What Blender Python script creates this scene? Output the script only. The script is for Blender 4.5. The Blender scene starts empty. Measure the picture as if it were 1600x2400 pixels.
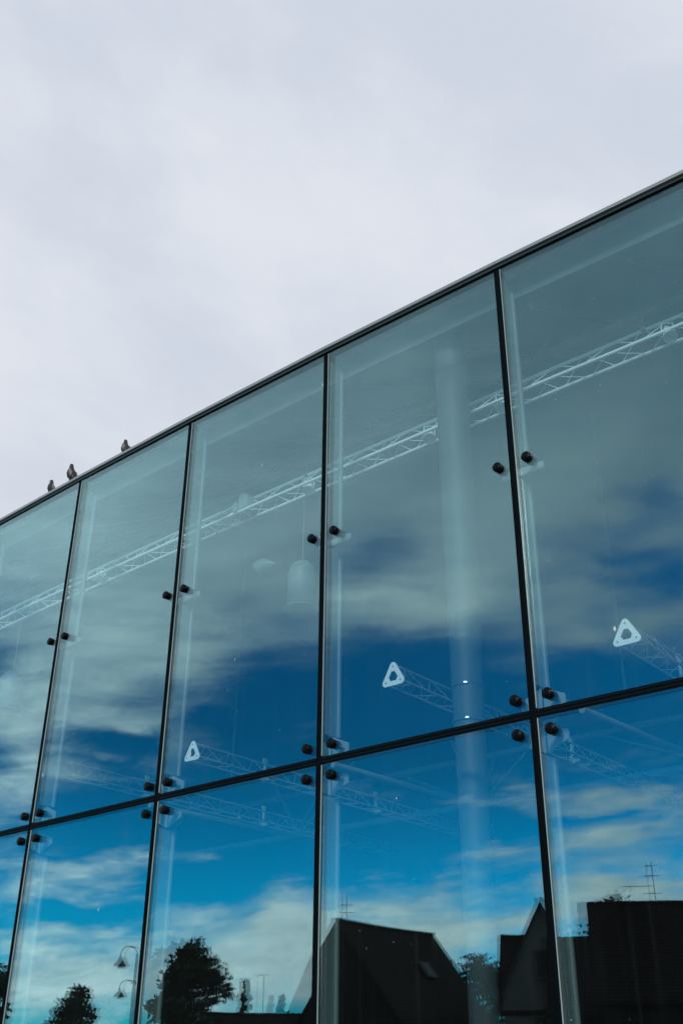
import bpy, bmesh, math, random
from mathutils import Vector, Matrix, Quaternion
R = math.radians
random.seed(7)
scene = bpy.context.scene
col = scene.collection

# ------------------------------------------------------------------ camera
cam_d = bpy.data.cameras.new("camera")
cam_d.sensor_fit = 'VERTICAL'; cam_d.sensor_height = 36.0
cam_d.lens = 2400.0 / 2352.0 * 36.0
cam_d.clip_start = 0.05; cam_d.clip_end = 2000.0
cam = bpy.data.objects.new("camera", cam_d); col.objects.link(cam)
pit, rol = R(28.6), R(0.5)
fw = Vector((0, math.cos(pit), math.sin(pit))); up0 = Vector((0, -math.sin(pit), math.cos(pit))); rt0 = Vector((1, 0, 0))
rt = math.cos(rol) * rt0 + math.sin(rol) * up0
upv = -math.sin(rol) * rt0 + math.cos(rol) * up0
rm = Matrix((rt, upv, -fw)).transposed()
cam.matrix_world = Matrix.Translation((0, 0, 1.6)) @ rm.to_4x4()
scene.camera = cam

# ------------------------------------------------------------------ render settings
scene.view_settings.view_transform = 'Standard'; scene.view_settings.look = 'None'
scene.view_settings.exposure = 0.0; scene.view_settings.gamma = 1.0
scene.render.engine = 'CYCLES'
cy = scene.cycles
cy.max_bounces = 12; cy.glossy_bounces = 6; cy.diffuse_bounces = 3; cy.transparent_max_bounces = 40
cy.caustics_reflective = False; cy.caustics_refractive = False
cy.use_denoising = True

# ------------------------------------------------------------------ sky
SUN_AZ, SUN_EL = -164.0, 27.0      # compass style: 0 = +Y, positive towards +X
world = bpy.data.worlds.new("World"); scene.world = world
world.use_nodes = True
wt = world.node_tree; N = wt.nodes; L = wt.links
for n in list(N): N.remove(n)
def wn(t, **k):
    n = N.new(t)
    for a, b in k.items(): setattr(n, a, b)
    return n
def setin(n, i, v):
    if isinstance(v, (int, float)): n.inputs[i].default_value = v
    elif isinstance(v, (tuple, list)): n.inputs[i].default_value = v
    else: L.new(v, n.inputs[i])
def wm(op, a, b=0.0, c=0.0, clamp=False):
    n = wn('ShaderNodeMath', operation=op); n.use_clamp = clamp
    setin(n, 0, a); setin(n, 1, b)
    if op in ('MULTIPLY_ADD',): setin(n, 2, c)
    return n.outputs[0]
def wsmooth(v, lo, hi):
    n = wn('ShaderNodeMapRange', interpolation_type='SMOOTHSTEP')
    setin(n, 0, v); setin(n, 1, lo); setin(n, 2, hi); setin(n, 3, 0.0); setin(n, 4, 1.0)
    return n.outputs[0]
def wmixc(f, a, b):
    n = wn('ShaderNodeMix', data_type='RGBA')
    setin(n, 0, f); setin(n, 6, a); setin(n, 7, b)
    return n.outputs[2]
def wmixf(f, a, b):
    n = wn('ShaderNodeMix', data_type='FLOAT')
    setin(n, 0, f); setin(n, 2, a); setin(n, 3, b)
    return n.outputs[0]
tc = wn('ShaderNodeTexCoord')
sep = wn('ShaderNodeSeparateXYZ'); L.new(tc.outputs['Generated'], sep.inputs[0])
vx, vy, vz = sep.outputs
ca, sa = math.cos(R(-100)), math.sin(R(-100))
xr = wm('ADD', wm('MULTIPLY', vx, sa), wm('MULTIPLY', vy, ca))
yr = wm('ADD', wm('MULTIPLY', vx, ca), wm('MULTIPLY', vy, -sa))
azr = wm('MULTIPLY', wm('ARCTAN2', yr, xr), 180 / math.pi)           # degrees from compass -100
el = wm('MULTIPLY', wm('ARCSINE', vz), 180 / math.pi)
def skynoise(sx, sy, scale, detail, rough, dist, seed, tilt=0.0):
    cb = wn('ShaderNodeCombineXYZ')
    L.new(wm('MULTIPLY', azr, sx), cb.inputs[0])
    L.new(wm('ADD', wm('MULTIPLY', el, sy), wm('MULTIPLY', azr, tilt)), cb.inputs[1])
    cb.inputs[2].default_value = seed
    n = wn('ShaderNodeTexNoise'); n.inputs['Scale'].default_value = scale; n.inputs['Detail'].default_value = detail
    n.inputs['Roughness'].default_value = rough; n.inputs['Distortion'].default_value = dist
    L.new(cb.outputs[0], n.inputs['Vector'])
    return n.outputs[0]
# (azimuth, elevation, half-widths, weight) of the cloud banks and blue gaps opposite the glass wall
BLOBS = [
    (-84.4, 20.3, 6.24, 3.52, 0.6),
    (-79.4, 16.6, 2.88, 2.82, 0.6),
    (-84.4, 16.7, 2.64, 1.06, 0.5),
    (-86.2, 15.0, 1.92, 1.41, -0.5),
    (-84.9, 14.0, 2.64, 0.70, 0.4),
    (-79.2, 13.3, 1.44, 1.88, 0.4),
    (-85.4, 12.3, 3.60, 1.41, -0.4),
    (-84.2, 9.6, 4.08, 0.70, 0.5),
    (-84.7, 8.4, 3.12, 0.59, 0.3),
    (-84.9, 7.3, 3.36, 0.70, -0.4),
    (-84.2, 4.5, 6.0, 2.58, 0.58),
    (-89.9, 20.6, 4.08, 1.65, 0.5),
    (-94.3, 16.7, 4.32, 3.06, -0.5),
    (-90.5, 10.1, 1.92, 0.59, 0.35),
    (-93.5, 9.6, 4.32, 2.12, -0.5),
    (-95.7, 5.5, 4.8, 2.12, 0.58),
    (-97.0, 7.3, 1.92, 1.88, 0.4),
    (-92.3, 4.8, 3.6, 1.65, 0.43),
    (-102.1, 26.4, 3.12, 1.88, -0.45),
    (-103.6, 23.5, 4.32, 1.18, 0.6),
    (-107.5, 23.8, 1.92, 1.41, 0.5),
    (-104.0, 18.6, 4.80, 3.29, -0.7),
    (-105.1, 14.9, 4.80, 1.88, -0.6),
    (-108.5, 12.8, 2.64, 0.52, 0.5),
    (-103.8, 11.2, 4.80, 1.65, -0.4),
    (-107.7, 10.5, 2.64, 0.42, 0.45),
    (-103.7, 6.7, 6.24, 1.88, 0.9),
    (-119.8, 28.0, 2.16, 1.65, -0.5),
    (-119.0, 24.4, 2.64, 1.65, -0.6),
    (-115.2, 26.2, 1.92, 1.41, -0.25),
    (-116.9, 21.7, 4.80, 1.41, 0.5),
    (-114.9, 19.1, 3.36, 1.41, -0.6),
    (-115.7, 16.1, 4.80, 1.18, -0.7),
    (-115.8, 13.0, 4.32, 0.94, 0.6),
    (-115.5, 10.9, 4.32, 0.94, 0.5),
    (-115.2, 12.0, 3.60, 0.30, -0.3),
    (-115.2, 8.6, 5.28, 1.18, 0.8),
]
# drifting edges: warp the coordinates a little before looking the banks up
wA = wm('MULTIPLY', wm('SUBTRACT', skynoise(.16, .45, 1.0, 6, .6, 0.0, 3.3), .5), 13.0)
wB = wm('MULTIPLY', wm('SUBTRACT', skynoise(.16, .45, 1.0, 6, .6, 0.0, 8.1), .5), 4.2)
azw = wm('ADD', azr, wA); elw = wm('ADD', el, wB)
field = None
for a0, e0, sa_, se_, w in BLOBS:
    dx = wm('MULTIPLY_ADD', azw, 1 / sa_, -(a0 + 100) / sa_)
    dy = wm('MULTIPLY_ADD', elw, 1 / se_, -e0 / se_)
    q = wm('MULTIPLY_ADD', dx, dx, wm('MULTIPLY', dy, dy))
    g = wm('MULTIPLY', wm('POWER', 2.71828, wm('MULTIPLY', q, -1.0)), w)
    field = g if field is None else wm('ADD', field, g)
n1 = skynoise(.10, .55, 1.0, 10, .64, .6, 1.7, .04)
n2 = skynoise(.34, .8, 1.0, 8, .66, .4, 5.2, .10)
noise = wm('ADD', wm('MULTIPLY', wm('SUBTRACT', n1, .5), 1.5), wm('MULTIPLY', wm('SUBTRACT', n2, .5), .9))
noise = wm('MULTIPLY', noise, wmixf(wsmooth(el, 15.0, 27.0), 1.0, .34))
base = wm('ADD', wmixf(wsmooth(el, 19.0, 27.0), -.24, .50), wm('MULTIPLY', wsmooth(wm('ABSOLUTE', azr), 40.0, 70.0), 2.0))
cover = wsmooth(wm('ADD', wm('ADD', field, base), noise), wmixf(wsmooth(el, 8.0, 20.0), -.28, -.48), wmixf(wsmooth(el, 8.0, 20.0), .60, .90))
# clear blue behind the clouds
sky = wn('ShaderNodeTexSky', sky_type='NISHITA')
sky.sun_disc = False; sky.sun_elevation = R(SUN_EL); sky.sun_rotation = R(SUN_AZ)
sky.air_density = 1.0; sky.dust_density = 0.3; sky.ozone_density = 3.0
mul = wn('ShaderNodeMix', data_type='RGBA', blend_type='MULTIPLY'); mul.inputs[0].default_value = 1.0
L.new(sky.outputs[0], mul.inputs[6]); mul.inputs[7].default_value = (.0, 1.16, 1.50, 1)
bl = wn('ShaderNodeMix', data_type='RGBA', blend_type='MULTIPLY'); bl.inputs[0].default_value = 1.0
L.new(mul.outputs[2], bl.inputs[6])
L.new(wmixc(wsmooth(el, 5.0, 17.0), (1.0, 1.62, 1.78, 1), (.6, .70, .80, 1)), bl.inputs[7])
blue = bl.outputs[2]
# cloud brightness: bright banks low over the roofs, a duller grey deck above, a pale even deck behind the building
c3_ = skynoise(.07, .11, 1.0, 6, .5, .4, 12.2, .06)
c3 = skynoise(.022, .065, 1.0, 5, .5, .2, 2.2, .012)
c4 = skynoise(.10, .16, 1.0, 7, .6, .3, 6.6, .03)
c3 = wm('ADD', wm('MULTIPLY', c3, .7), wm('MULTIPLY', c4, .3))
front = wmixc(wsmooth(c3, .37, .63), (6.15, 6.66, 7.65, 1), (7.4, 7.78, 8.45, 1))
back = wmixc(wsmooth(el, 22.0, 42.0), wmixc(wsmooth(el, 8.0, 22.0), (10.2, 11.1, 11.8, 1), (6.9, 7.8, 8.4, 1)), (4.3, 5.2, 5.9, 1))
mb = wn('ShaderNodeMix', data_type='RGBA', blend_type='MULTIPLY'); mb.inputs[0].default_value = 1.0
bz = wn('ShaderNodeMix', data_type='RGBA', blend_type='MULTIPLY'); bz.inputs[0].default_value = 1.0
L.new(back, bz.inputs[6]); L.new(wmixc(wsmooth(azr, -24.0, 22.0), (1.0, 1.04, 1.02, 1), (1.55, 1.58, 1.56, 1)), bz.inputs[7])
back = bz.outputs[2]
L.new(back, mb.inputs[6]); L.new(wmixc(wsmooth(el, 10.0, 24.0), wmixc(wsmooth(n2, .3, .7), (.80, .82, .84, 1), (1.12, 1.1, 1.08, 1)), wmixc(wsmooth(c3_, .3, .7), (.86, .88, .90, 1), (1.10, 1.09, 1.08, 1))), mb.inputs[7])
cloud = wmixc(wsmooth(wm('ABSOLUTE', azr), 42.0, 75.0), mb.outputs[2], front)
out_c = wmixc(cover, blue, cloud)
bg = wn('ShaderNodeBackground'); L.new(out_c, bg.inputs[0]); bg.inputs[1].default_value = 0.1
wo = wn('ShaderNodeOutputWorld'); L.new(bg.outputs[0], wo.inputs[0])

# ------------------------------------------------------------------ sun through thin cloud
sd = bpy.data.lights.new("sun", 'SUN'); sd.energy = 2.6; sd.angle = R(9); sd.color = (1.0, .96, .9)
so = bpy.data.objects.new("sun", sd); col.objects.link(so)
sv = Vector((math.sin(R(SUN_AZ)) * math.cos(R(SUN_EL)), math.cos(R(SUN_AZ)) * math.cos(R(SUN_EL)), math.sin(R(SUN_EL))))
so.rotation_euler = sv.to_track_quat('Z', 'Y').to_euler()
so.location = sv * 60

# ------------------------------------------------------------------ helpers
class MB:
    def __init__(s): s.v = []; s.f = []; s.sm = []
    def add(s, vs, fs, smooth=False):
        o = len(s.v); s.v += [tuple(v) for v in vs]
        s.f += [tuple(i + o for i in f) for f in fs]; s.sm += [smooth] * len(fs)
    def obox(s, c, ax, ay, az):           # centre and three half-axis vectors
        c, ax, ay, az = Vector(c), Vector(ax), Vector(ay), Vector(az)
        vs = [c + i * ax + j * ay + k * az for k in (-1, 1) for j in (-1, 1) for i in (-1, 1)]
        s.add(vs, [(0, 2, 3, 1), (4, 5, 7, 6), (0, 1, 5, 4), (2, 6, 7, 3), (0, 4, 6, 2), (1, 3, 7, 5)])
    def hexa(s, lo, hi):                  # two quads of four points
        s.add(list(lo) + list(hi), [(3, 2, 1, 0), (4, 5, 6, 7)] + [(i, (i + 1) % 4, (i + 1) % 4 + 4, i + 4) for i in range(4)])
    def tube(s, p0, p1, r0, r1=None, n=12, caps=True, smooth=True):
        p0, p1 = Vector(p0), Vector(p1); r1 = r0 if r1 is None else r1
        q = (p1 - p0).to_track_quat('Z', 'Y'); vs = []
        for p, r in ((p0, r0), (p1, r1)):
            for i in range(n):
                a = 2 * math.pi * i / n; vs.append(p + q @ Vector((r * math.cos(a), r * math.sin(a), 0)))
        s.add(vs, [(i, (i + 1) % n, (i + 1) % n + n, i + n) for i in range(n)], smooth)
        if caps: s.add(vs, [tuple(reversed(range(n))), tuple(range(n, 2 * n))])
    def path(s, pts, r, n=8):
        for a, b in zip(pts[:-1], pts[1:]): s.tube(a, b, r, n=n)
    def rings(s, rings, smooth=True, caps=True):
        n = len(rings[0]); vs = [p for r in rings for p in r]; fs = []
        for k in range(len(rings) - 1):
            fs += [(k * n + i, k * n + (i + 1) % n, (k + 1) * n + (i + 1) % n, (k + 1) * n + i) for i in range(n)]
        s.add(vs, fs, smooth)
        if caps: s.add(rings[0], [tuple(reversed(range(n)))]); s.add(rings[-1], [tuple(range(n))])
    def lathe(s, base, axis, prof, n=24):
        base, q = Vector(base), Vector(axis).to_track_quat('Z', 'Y'); rr = []
        for r, h in prof:
            rr.append([base + q @ Vector((r * math.cos(2 * math.pi * i / n), r * math.sin(2 * math.pi * i / n), h)) for i in range(n)])
        s.rings(rr)
    def build(s, name, mat, parent=None, normals=True):
        me = bpy.data.meshes.new(name); me.from_pydata([tuple(v) for v in s.v], [], s.f)
        me.polygons.foreach_set('use_smooth', s.sm); me.update()
        if normals:
            b = bmesh.new(); b.from_mesh(me); bmesh.ops.recalc_face_normals(b, faces=b.faces); b.to_mesh(me); b.free()
        o = bpy.data.objects.new(name, me); col.objects.link(o)
        if mat: me.materials.append(mat)
        if parent is not None:
            o.parent = parent; o.matrix_parent_inverse = Matrix.Translation(-parent.location) if parent.type == 'EMPTY' and not parent.parent else Matrix()
        return o
def empty(name, loc, label, cat, group=None):
    o = bpy.data.objects.new(name, None); col.objects.link(o); o.location = loc; o.empty_display_size = .2
    o['label'] = label; o['category'] = cat
    if group: o['group'] = group
    return o
def tag(o, label, cat, group=None):
    o['label'] = label; o['category'] = cat
    if group: o['group'] = group
    return o
def structure(o): o['kind'] = 'structure'; return o
def copy_part(src, parent):
    c = src.copy(); col.objects.link(c); c.parent = parent
    return c

# ------------------------------------------------------------------ materials
def mat(name):
    m = bpy.data.materials.new(name); m.use_nodes = True
    t = m.node_tree; b = t.nodes['Principled BSDF']
    return m, t, b
def plain(name, c, rough=.5, metal=0.0, var=.12, scale=6.0, bump=0.0, bscale=40.0, spec=.5):
    m, t, b = mat(name)
    tcn = t.nodes.new('ShaderNodeTexCoord'); no = t.nodes.new('ShaderNodeTexNoise')
    no.inputs['Scale'].default_value = scale; no.inputs['Detail'].default_value = 6
    t.links.new(tcn.outputs['Object'], no.inputs['Vector'])
    rp = t.nodes.new('ShaderNodeMapRange'); rp.inputs[3].default_value = 1 - var; rp.inputs[4].default_value = 1 + var
    t.links.new(no.outputs[0], rp.inputs[0])
    mx = t.nodes.new('ShaderNodeVectorMath'); mx.operation = 'SCALE'; mx.inputs[0].default_value = c
    t.links.new(rp.outputs[0], mx.inputs['Scale']); t.links.new(mx.outputs[0], b.inputs['Base Color'])
    b.inputs['Roughness'].default_value = rough; b.inputs['Metallic'].default_value = metal; b.inputs['Specular IOR Level'].default_value = spec
    if bump:
        n2 = t.nodes.new('ShaderNodeTexNoise'); n2.inputs['Scale'].default_value = bscale; n2.inputs['Detail'].default_value = 5
        t.links.new(tcn.outputs['Object'], n2.inputs['Vector'])
        bp = t.nodes.new('ShaderNodeBump'); bp.inputs['Strength'].default_value = bump; bp.inputs['Distance'].default_value = .02
        t.links.new(n2.outputs[0], bp.inputs['Height']); t.links.new(bp.outputs[0], b.inputs['Normal'])
    return m

def glass_mat(name, f0=.095, tint=(.945, .99, .99), refl=(.74, .985, 1.0), wave=.0005, dust=0.0, specks=False):
    m, t, b = mat(name); t.nodes.remove(b); n = t.nodes; l = t.links
    out = n['Material Output']
    def mth(op, a, c=None, clamp=False):
        k = n.new('ShaderNodeMath'); k.operation = op; k.use_clamp = clamp
        for i, v in enumerate((a, c)):
            if v is None: continue
            if isinstance(v, (int, float)): k.inputs[i].default_value = v
            else: l.new(v, k.inputs[i])
        return k.outputs[0]
    g = n.new('ShaderNodeNewGeometry'); d = n.new('ShaderNodeVectorMath'); d.operation = 'DOT_PRODUCT'
    l.new(g.outputs['Normal'], d.inputs[0]); l.new(g.outputs['Incoming'], d.inputs[1])
    c = mth('ABSOLUTE', d.outputs['Value'])
    sch = mth('POWER', mth('SUBTRACT', 1.0, c, True), 5.0)
    F = mth('ADD', mth('MULTIPLY', sch, 1 - f0), f0, True)
    tcn = n.new('ShaderNodeTexCoord')
    no = n.new('ShaderNodeTexNoise'); no.inputs['Scale'].default_value = .9; no.inputs['Detail'].default_value = 1.5
    l.new(tcn.outputs['Object'], no.inputs['Vector'])
    bp = n.new('ShaderNodeBump'); bp.inputs['Strength'].default_value = 1.0; bp.inputs['Distance'].default_value = wave
    l.new(no.outputs[0], bp.inputs['Height'])
    gl = n.new('ShaderNodeBsdfGlossy'); gl.inputs['Color'].default_value = (*refl, 1); gl.inputs['Roughness'].default_value = 0.0
    l.new(bp.outputs[0], gl.inputs['Normal'])
    tr = n.new('ShaderNodeBsdfTransparent'); tr.inputs['Color'].default_value = (*tint, 1)
    mx = n.new('ShaderNodeMixShader'); l.new(F, mx.inputs[0]); l.new(tr.outputs[0], mx.inputs[1]); l.new(gl.outputs[0], mx.inputs[2])
    res = mx.outputs[0]
    if dust:
        df = n.new('ShaderNodeBsdfDiffuse'); df.inputs['Color'].default_value = (.75, .78, .78, 1)
        dn = n.new('ShaderNodeTexNoise'); dn.inputs['Scale'].default_value = 1.3; dn.inputs['Detail'].default_value = 8; dn.inputs['Roughness'].default_value = .65
        mp = n.new('ShaderNodeMapping'); mp.inputs['Scale'].default_value = (1.6, 1.6, .5)
        l.new(tcn.outputs['Object'], mp.inputs[0]); l.new(mp.outputs[0], dn.inputs['Vector'])
        rg = n.new('ShaderNodeMapRange'); l.new(dn.outputs[0], rg.inputs[0])
        rg.inputs[1].default_value = .35; rg.inputs[2].default_value = .75; rg.inputs[3].default_value = dust * .4; rg.inputs[4].default_value = dust * 1.5
        fac = rg.outputs[0]
        ds_ = n.new('ShaderNodeTexNoise'); ds_.inputs['Scale'].default_value = 1.0; ds_.inputs['Detail'].default_value = 4
        mp3 = n.new('ShaderNodeMapping'); mp3.inputs['Scale'].default_value = (22, 22, .55)
        l.new(tcn.outputs['Object'], mp3.inputs[0]); l.new(mp3.outputs[0], ds_.inputs['Vector'])
        rg2 = n.new('ShaderNodeMapRange'); l.new(ds_.outputs[0], rg2.inputs[0])
        rg2.inputs[1].default_value = .56; rg2.inputs[2].default_value = .78; rg2.inputs[3].default_value = 0; rg2.inputs[4].default_value = .004
        fac = mth('ADD', fac, rg2.outputs[0])
        if specks:
            mp2 = n.new('ShaderNodeMapping'); mp2.inputs['Scale'].default_value = (2.2, 2.2, .95)
            l.new(tcn.outputs['Object'], mp2.inputs[0])
            dz = n.new('ShaderNodeTexNoise'); dz.inputs['Scale'].default_value = 30; dz.inputs['Detail'].default_value = 3
            l.new(tcn.outputs['Object'], dz.inputs['Vector'])
            ad = n.new('ShaderNodeVectorMath'); ad.operation = 'MULTIPLY_ADD'; ad.inputs[1].default_value = (.055, .055, .055)
            l.new(dz.outputs['Color'], ad.inputs[0]); l.new(mp2.outputs[0], ad.inputs[2])
            vo = n.new('ShaderNodeTexVoronoi'); vo.inputs['Scale'].default_value = 1.0
            l.new(ad.outputs[0], vo.inputs['Vector'])
            th = mth('MULTIPLY', mth('LESS_THAN', vo.outputs['Distance'], .022), .55)
            vo2 = n.new('ShaderNodeTexVoronoi'); vo2.inputs['Scale'].default_value = 3.1
            l.new(ad.outputs[0], vo2.inputs['Vector'])
            th2 = mth('MULTIPLY', mth('LESS_THAN', vo2.outputs['Distance'], .022), .4)
            fac = mth('MAXIMUM', fac, mth('MAXIMUM', th, th2))
        m2 = n.new('ShaderNodeMixShader'); l.new(fac, m2.inputs[0]); l.new(res, m2.inputs[1]); l.new(df.outputs[0], m2.inputs[2]); res = m2.outputs[0]
    l.new(res, out.inputs[0])
    return m

def fin_mat():
    m, t, b = mat('fin_glass'); n = t.nodes; l = t.links; n.remove(b)
    tr = n.new('ShaderNodeBsdfTransparent'); tr.inputs['Color'].default_value = (.80, .93, .92, 1)
    df = n.new('ShaderNodeBsdfDiffuse'); df.inputs['Color'].default_value = (.45, .54, .54, 1)
    gl = n.new('ShaderNodeBsdfGlossy'); gl.inputs['Roughness'].default_value = .12; gl.inputs['Color'].default_value = (.85, .95, .95, 1)
    a = n.new('ShaderNodeMixShader'); a.inputs[0].default_value = .30; l.new(tr.outputs[0], a.inputs[1]); l.new(df.outputs[0], a.inputs[2])
    c = n.new('ShaderNodeMixShader'); c.inputs[0].default_value = .12; l.new(a.outputs[0], c.inputs[1]); l.new(gl.outputs[0], c.inputs[2])
    l.new(c.outputs[0], n['Material Output'].inputs[0]); return m

GLASS = glass_mat('facade_glass', dust=.002, specks=True)
GLASS_IN = glass_mat('facade_glass_inner', dust=0.0)
FIN = fin_mat()
GASKET = plain('black_gasket', (.0016, .0030, .0042), .6, var=.2, spec=.04)
GASKET_LIP = plain('black_gasket_lip', (.004, .008, .010), .45, var=.2, spec=.06)
EDGE = plain('polished_glass_edge', (.34, .45, .45), .25, var=.1)
CLAMP = plain('clamp_black', (.0022, .0030, .0042), .35, var=.1, spec=.07)
STEEL = plain('steel', (.62, .64, .64), .25, 1.0, .08)
COPE = plain('coping_grey', (.19, .21, .215), .45, .0, .12, 3.0, .05, 30)
COPE_DARK = plain('coping_dark', (.03, .05, .055), .4, 0, .2, spec=.15)
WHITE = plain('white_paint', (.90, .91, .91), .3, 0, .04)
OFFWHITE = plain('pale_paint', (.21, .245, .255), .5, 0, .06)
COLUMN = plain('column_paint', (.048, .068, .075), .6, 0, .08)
LAMPW = plain('lamp_enamel', (.14, .175, .185), .5, 0, .06)
ALU = plain('aluminium', (.78, .80, .80), .35, .25, .06)
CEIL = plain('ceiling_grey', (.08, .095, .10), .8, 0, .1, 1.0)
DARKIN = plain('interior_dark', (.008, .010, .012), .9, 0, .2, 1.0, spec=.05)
CABLE = plain('cable_dark', (.20, .24, .25), .6)

# ------------------------------------------------------------------ facade frame of reference
def dirv(a): return Vector((math.sin(R(a)), math.cos(R(a)), 0))
HD, KINK, WID = 130.65, .55, 2.486
MU = {3: Vector((-0.208, 10.498, 0))}
def heading(j): return HD + (2 - j) * KINK
for j in range(3, 8): MU[j + 1] = MU[j] + WID * dirv(heading(j))
for j in range(2, -4, -1): MU[j] = MU[j + 1] - WID * dirv(heading(j))
def tang(j): return dirv(heading(j))
def inn(j):
    t = tang(j); return Vector((-t.y, t.x, 0))
T0, N0 = dirv(HD), Vector((-dirv(HD).y, dirv(HD).x, 0))
def loc(s, p, z): return MU[3] + T0 * s + N0 * p + Vector((0, 0, z))
def mnorm(i): return (inn(i - 1) + inn(i)).normalized()       # inward normal at a mullion
def mpt(i, p, z): return MU[i] + mnorm(i) * p + Vector((0, 0, z))
Z = Vector((0, 0, 1))
I0, I1 = -2, 7                       # mullions at both ends of the wall
Z_TOP, Z_MID, Z_BOT = 9.6, 4.448, .16
def dip(i): return -.012 - .007 * max(0, i - 1) ** 2       # the roof line dips a little along the wall
GAP = .036                           # half width of a joint

# ------------------------------------------------------------------ ground
mG, tG, bG = mat('ground_paving')
def ground():
    g = MB(); S = 600
    g.add([(-S, -S, 0), (S, -S, 0), (S, S, 0), (-S, S, 0)], [(0, 1, 2, 3)])
    structure(g.build('ground', plain('ground_grass_grey', (.07, .08, .055), .95, 0, .3, .6)))
    r = MB()
    c = MU[3] - N0 * 21
    a, b = c - T0 * 70, c + T0 * 70
    r.add([(*(a - N0 * 3.5).xy, .004), (*(b - N0 * 3.5).xy, .004), (*(b + N0 * 3.5).xy, .004), (*(a + N0 * 3.5).xy, .004)], [(0, 1, 2, 3)])
    structure(r.build('road', plain('asphalt', (.05, .05, .052), .9, 0, .25, 3, .3, 60)))
    p = MB()
    p.obox(MU[3] - N0 * 9 + Z * .06, T0 * 70, N0 * 8.4, Z * .06)
    structure(p.build('pavement', plain('paving_stone', (.20, .195, .185), .85, 0, .18, 2, .2, 50)))
    p = MB()
    p.obox(MU[3] - N0 * 26.6 + Z * .06, T0 * 70, N0 * 2.0, Z * .06)
    structure(p.build('pavement', bpy.data.materials['paving_stone']))
ground()

# ------------------------------------------------------------------ the glass building
bld = empty('glass_building', (0, 0, 0), 'curved glass hall with black joints and a grey roof edge', 'building')

def build_shell():
    # ceiling rising from the roof edge, dark rear and end walls, floor
    ids = list(range(I0, I1 + 1))
    c = MB(); rows = []
    for p, z in ((.30, 9.37), (6.0, 12.5), (18.0, 12.5)):
        rows.append([mpt(i, p, z + (dip(i) if p < 1 else 0)) for i in ids])
    vs = [v for r in rows for v in r] + [v + Z * .3 for r in rows for v in r]; n = len(ids); fs = []
    for k in range(2):
        for i in range(n - 1):
            q = (k * n + i, k * n + i + 1, (k + 1) * n + i + 1, (k + 1) * n + i)
            fs.append(q); fs.append(tuple(x + 3 * n for x in reversed(q)))
    for k in range(2):
        for e in (0, n - 1): fs.append((k * n + e, (k + 1) * n + e, (k + 1) * n + e + 3 * n, k * n + e + 3 * n))
    for k in (0, 2):
        for i in range(n - 1): fs.append((k * n + i, k * n + i + 1, k * n + i + 1 + 3 * n, k * n + i + 3 * n))
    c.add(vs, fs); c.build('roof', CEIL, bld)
    w = MB()
    a, b = mpt(I0, 17.7, 0), mpt(I1, 17.7, 0); d = (b - a).normalized()
    w.obox((a + b) / 2 + Z * 6.32, (b - a) / 2 + d * .0, Vector((-d.y, d.x, 0)) * .12, Z * 6.32)
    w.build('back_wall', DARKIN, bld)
    for i in (I0, I1):
        w = MB(); a, b = mpt(i, .25, 0), mpt(i, 17.55, 0); d = (b - a).normalized(); s = Vector((-d.y, d.x, 0)) * (.15)
        poly = [mpt(i, .25, .1), mpt(i, 17.55, .1), mpt(i, 17.55, 12.58), mpt(i, 6.0, 12.58), mpt(i, .36, 9.55 + dip(i))]
        k = len(poly)
        w.add([v - s for v in poly] + [v + s for v in poly], [tuple(range(k)), tuple(range(2 * k - 1, k - 1, -1))] + [(j, (j + 1) % k, (j + 1) % k + k, j + k) for j in range(k)])
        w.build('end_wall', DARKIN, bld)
    f = MB()
    for i in range(I0, I1):
        f.hexa([mpt(i, .1, .02), mpt(i + 1, .1, .02), mpt(i + 1, 17.5, .02), mpt(i, 17.5, .02)],
               [mpt(i, .1, .10), mpt(i + 1, .1, .10), mpt(i + 1, 17.5, .10), mpt(i, 17.5, .10)])
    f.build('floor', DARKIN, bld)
    # ceiling joists
    for i in range(I0 + 1, I1):
        for h in (0, .5):
            if i == I1 - 1 and h: continue
            j = MB(); a = mpt(i, .7, 9.52) + tang(i) * WID * h; b = mpt(i, 5.8, 12.30) + tang(i) * WID * h
            d = (b - a).normalized(); j.obox((a + b) / 2, (b - a) / 2, tang(i) * .035, d.cross(tang(i)) * .06)
            j.build('joist', OFFWHITE, bld)
build_shell()

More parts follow.
